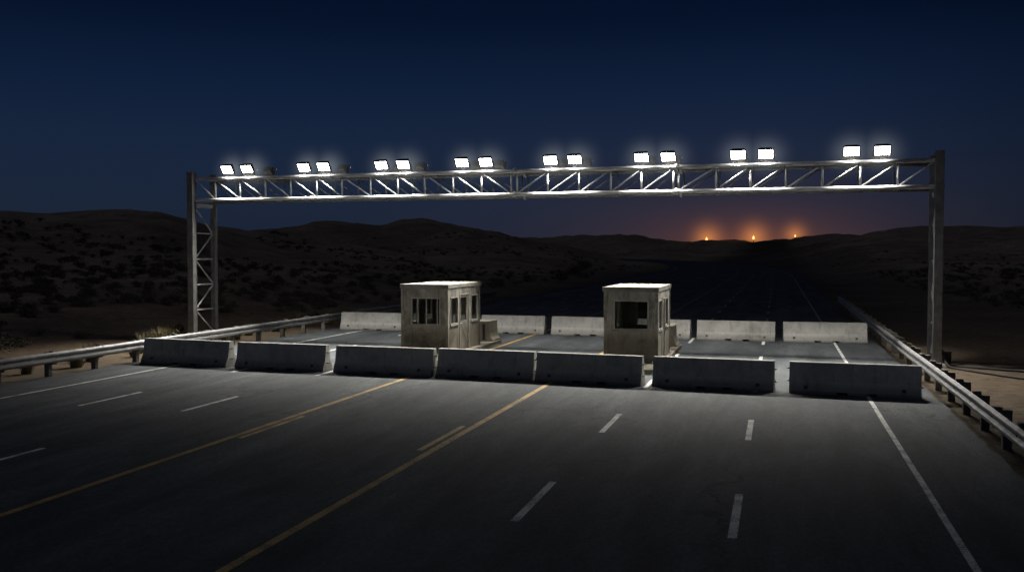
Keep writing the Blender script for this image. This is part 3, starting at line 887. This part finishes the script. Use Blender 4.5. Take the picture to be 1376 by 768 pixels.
# scrub on the slopes
cand = []
rv = random.Random(11)
tries = 0
while len(cand) < 1300 and tries < 60000:
    tries += 1
    px = rv.uniform(-60, 1440)
    r = math.exp(rv.uniform(math.log(27), math.log(330)))
    v = FW + RT * (px - CX) / FPX
    a = Vector((v.x, v.y)).normalized() * r
    x, y = a.x, a.y
    side = abs(x - (road_x(y) - 8.4)) - 12.5
    lim = 7.0 if x < -8 else 9.0
    if side < lim: continue
    if noise.noise(Vector((x * .035, y * .035, 4))) < -.18: continue
    if 125 < r < 190 and px < 345: continue
    if r > 250: continue
    s = rv.uniform(.3, .8)
    cand.append((s / r, x, y, s))
cand.sort(reverse=True)
nl = nr = 0; rest = MB()
for i, (q, x, y, s) in enumerate(cand):
    left = x < -8
    if i < 270:
        put('scrub_bush', SHR[i % 5], x, y, s, 'low dark scrub bush on the unlit %s slope' % ('left' if left else 'right'), 'bush', 'scrub bushes on the %s slope' % ('left' if left else 'right'), s * rv.uniform(.55, .85))
    else:
        src = SHL[i % 5]; z = ground_z(x, y); a = rv.uniform(0, 6.28); ca, sa = math.cos(a) * s, math.sin(a) * s; hz = s * rv.uniform(.5, .85)
        rest.add([(x + ca * p[0] - sa * p[1], y + sa * p[0] + ca * p[1], z + p[2] * hz) for p in src.v], src.f)
tag(rest.build('distant_scrub', M['scrub']), 'countless small dark scrub bushes scattered over the far hillsides', kind='stuff')
# darker thicket where the road bends out of sight
for i, (x, y, s) in enumerate([(-26.5, 118, 1.2), (-28, 126, 1.5), (-27.5, 136, 1.3), (-30, 142, 1.6), (-31, 150, 1.7), (-33, 165, 1.9), (-35, 178, 1.8), (-29, 112, 1.2)]):
    put('thicket_bush', SHR[i % 5], x, y, s, 'large dark bush left of the road before it bends out of sight', 'bush', 'large bushes left of the far road', s * .8)

# ---------------------------------------------------------------- burning lights on the far ridge
def glow_volume_mat(name, c, strength, power=2.2, split=0.0, tight=1.0):  # volume that emits by itself, imitating the halo around a light
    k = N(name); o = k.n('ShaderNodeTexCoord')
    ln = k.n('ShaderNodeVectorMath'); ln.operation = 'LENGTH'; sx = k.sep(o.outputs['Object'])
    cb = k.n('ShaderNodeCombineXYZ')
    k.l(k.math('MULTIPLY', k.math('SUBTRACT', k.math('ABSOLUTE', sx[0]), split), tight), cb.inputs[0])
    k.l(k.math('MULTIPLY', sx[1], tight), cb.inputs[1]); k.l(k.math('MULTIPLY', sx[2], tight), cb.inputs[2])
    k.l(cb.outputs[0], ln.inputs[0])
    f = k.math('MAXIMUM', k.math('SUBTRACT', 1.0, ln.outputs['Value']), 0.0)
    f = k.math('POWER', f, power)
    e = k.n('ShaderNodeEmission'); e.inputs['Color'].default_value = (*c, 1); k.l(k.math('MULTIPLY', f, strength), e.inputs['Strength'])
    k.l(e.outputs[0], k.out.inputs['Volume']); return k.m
def sphere(mb, c, rx, ry, rz, n=16, m=10, half=False):
    vs = []; fs = []
    for i in range(m + 1):
        th = math.pi * i / m
        for j in range(n):
            ph = 2 * math.pi * j / n
            y = math.sin(th) * math.sin(ph)
            if half: y = max(y, 0.0)
            vs.append((c[0] + rx * math.sin(th) * math.cos(ph), c[1] + ry * y, c[2] + rz * math.cos(th)))
    for i in range(m):
        for j in range(n):
            j2 = (j + 1) % n
            fs.append((i * n + j, i * n + j2, (i + 1) * n + j2, (i + 1) * n + j)[::-1])
    mb.add(vs, fs)
FH = glow_volume_mat('fire_glow', (1.0, .33, .07), .066, 4.5)  # added halo of the flames, glowing by its own emission
def far_point(px, py, D):
    v = FW + RT * (px - CX) / FPX - UP * (py - CY) / FPX
    t = D / math.hypot(v.x, v.y); return Vector((0, 0, H)) + v * t
for i, (px, py, D, sz, nm) in enumerate([(949.5, 322.0, 985, .72, 'leftmost and largest'), (1012.5, 319.6, 985, .66, 'middle'), (1068.5, 317.0, 1010, .45, 'rightmost and smallest')]):
    p = far_point(px, py, D); g = ground_z(p.x, p.y); base = min(g, p.z - 3) - .5
    root = empty('burning_flare', (p.x, p.y, base)); tag(root, 'orange burning light glowing on the distant ridge, %s of three' % nm, 'flare', 'burning lights on the distant ridge')
    zc = p.z - base
    st = MB(); st.tube([(0, 0, -1), (0, 0, max(.5, zc - 2.2 * sz))], .35, 8); st.build('stack', M['dark'], root)
    fm = MB(); sec = [(0, -2.8), (1.1, -2.1), (1.75, -.5), (1.65, .9), (1.05, 2.3), (.4, 3.4), (0, 4.0)]
    nn = 10; vs = [(r_ * sz * math.cos(k * 2 * math.pi / nn), r_ * sz * math.sin(k * 2 * math.pi / nn), zc + z_ * sz) for r_, z_ in sec for k in range(nn)]
    fs = [(a * nn + k, a * nn + (k + 1) % nn, (a + 1) * nn + (k + 1) % nn, (a + 1) * nn + k) for a in range(len(sec) - 1) for k in range(nn)]
    fm.add(vs, fs); fm.build('flame', M['flame_core'], root, smooth=True)
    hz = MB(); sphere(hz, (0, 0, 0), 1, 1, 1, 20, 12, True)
    ho = hz.build('fire_glow_volume', FH); ho.location = (p.x, p.y + 4, p.z + 1); ho.scale = (44 * sz ** .4, 44 * sz ** .4, 44 * sz ** .4); ho.rotation_euler = (0, 0, 0)
    tag(ho, 'faint orange glow volume added behind the %s burning light' % nm, kind='stuff')

# ---------------------------------------------------------------- self-glowing volumes added behind each pair of lamps to imitate bloom
LH = glow_volume_mat('lamp_glow_volume', (.86, .95, 1.0), .72, 3.2, .29, 1.25)
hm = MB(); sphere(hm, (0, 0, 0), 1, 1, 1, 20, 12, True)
hmesh = hm.mesh('lamp_glow_volume', LH)
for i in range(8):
    ho = bpy.data.objects.new('lamp_glow_volume', hmesh)
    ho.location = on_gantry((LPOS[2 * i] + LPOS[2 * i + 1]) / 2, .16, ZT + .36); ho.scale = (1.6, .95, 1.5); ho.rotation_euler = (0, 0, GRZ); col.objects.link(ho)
    tag(ho, 'faint pale glow volume added behind the %s lit pair of lamps from the left' % PAIR[i], group='added glow behind the floodlights', kind='stuff')

# ---------------------------------------------------------------- night sky and light
w = bpy.data.worlds.new('World'); scene.world = w; w.use_nodes = True
nt = w.node_tree; nt.nodes.clear()
def wn(kind): return nt.nodes.new(kind)
out = wn('ShaderNodeOutputWorld'); bg = wn('ShaderNodeBackground'); nt.links.new(bg.outputs[0], out.inputs['Surface'])
tc = wn('ShaderNodeTexCoord'); sp = wn('ShaderNodeSeparateXYZ'); nt.links.new(tc.outputs['Generated'], sp.inputs[0])
rp = wn('ShaderNodeValToRGB'); e = rp.color_ramp.elements
stops = [(.0, (.0105, .0160, .0330)), (.045, (.0108, .0190, .0400)), (.11, (.0085, .0185, .0460)), (.17, (.0050, .0135, .0400)), (.235, (.0017, .0062, .0220)), (.30, (.0010, .0046, .0180)), (1.0, (.0008, .0022, .0085))]
while len(e) < len(stops): e.new(.5)
for i, (p, c) in enumerate(stops): e[i].position = p; e[i].color = (*c, 1)
nt.links.new(sp.outputs[2], rp.inputs['Fac'])
def wmath(op, a, b=None):
    m = wn('ShaderNodeMath'); m.operation = op
    for i, v in enumerate((a, b)):
        if v is None: continue
        if hasattr(v, 'is_output'): nt.links.new(v, m.inputs[i])
        else: m.inputs[i].default_value = v
    return m.outputs[0]
# warm glow low in the sky over the burning ridge
gdv = far_point(1010, 318, 1000).normalized()
az = math.atan2(gdv.x, gdv.y)
azn = wmath('ARCTAN2', sp.outputs[0], sp.outputs[1])
da = wmath('DIVIDE', wmath('SUBTRACT', azn, az), .085)
dz = wmath('DIVIDE', wmath('SUBTRACT', sp.outputs[2], .006), .027)
d2 = wmath('ADD', wmath('MULTIPLY', da, da), wmath('MULTIPLY', dz, dz))
glow = wmath('POWER', 2.718, wmath('MULTIPLY', wmath('SQRT', wmath('ADD', d2, .02)), -1.45))
da2 = wmath('DIVIDE', wmath('SUBTRACT', azn, az), .30); dz2 = wmath('DIVIDE', sp.outputs[2], .10)
glow2 = wmath('POWER', 2.718, wmath('MULTIPLY', wmath('ADD', wmath('MULTIPLY', da2, da2), wmath('MULTIPLY', dz2, dz2)), -1.0))
c1 = wn('ShaderNodeMix'); c1.data_type = 'RGBA'; c1.blend_type = 'ADD'; nt.links.new(glow, c1.inputs[0]); nt.links.new(rp.outputs[0], c1.inputs[6]); c1.inputs[7].default_value = (.175, .047, .004, 1)
c2 = wn('ShaderNodeMix'); c2.data_type = 'RGBA'; c2.blend_type = 'ADD'; nt.links.new(glow2, c2.inputs[0]); nt.links.new(c1.outputs[2], c2.inputs[6]); c2.inputs[7].default_value = (.0085, .0043, .002, 1)
dk = wn('ShaderNodeMapRange'); dk.interpolation_type = 'SMOOTHSTEP'
for nm_, v_ in (('From Min', R(-2)), ('From Max', R(22)), ('To Min', 1.0), ('To Max', .52)): dk.inputs[nm_].default_value = v_
nt.links.new(azn, dk.inputs['Value'])
c3 = wn('ShaderNodeMix'); c3.data_type = 'RGBA'; c3.blend_type = 'MULTIPLY'; c3.inputs[0].default_value = 1.0
nt.links.new(c2.outputs[2], c3.inputs[6]); nt.links.new(dk.outputs[0], c3.inputs[7])
nt.links.new(c3.outputs[2], bg.inputs['Color']); bg.inputs['Strength'].default_value = 1.0
# moonless dusk: a very weak, very soft last light from the left behind the camera
sl = bpy.data.lights.new('sun', 'SUN'); sl.energy = .085; sl.angle = R(20); sl.color = (.80, .88, 1.0)
so = bpy.data.objects.new('sun', sl); so.rotation_euler = (R(32), 0, R(-50)); col.objects.link(so)

# ---------------------------------------------------------------- camera
cam = bpy.data.cameras.new('camera'); cam.sensor_width = 36; cam.lens = 36 * FPX / 1376; cam.clip_end = 20000; cam.clip_start = .1
co = bpy.data.objects.new('camera', cam); co.location = (0, 0, H)
co.rotation_euler = FW.to_track_quat('-Z', 'Y').to_euler(); col.objects.link(co); scene.camera = co

scene.render.engine = 'CYCLES'
scene.cycles.use_denoising = True
scene.cycles.max_bounces = 6; scene.cycles.transparent_max_bounces = 12
scene.cycles.sample_clamp_indirect = 4.0
scene.cycles.volume_step_rate = 1.0
scene.view_settings.view_transform = 'Standard'; scene.view_settings.look = 'None'; scene.view_settings.exposure = 0; scene.view_settings.gamma = 1
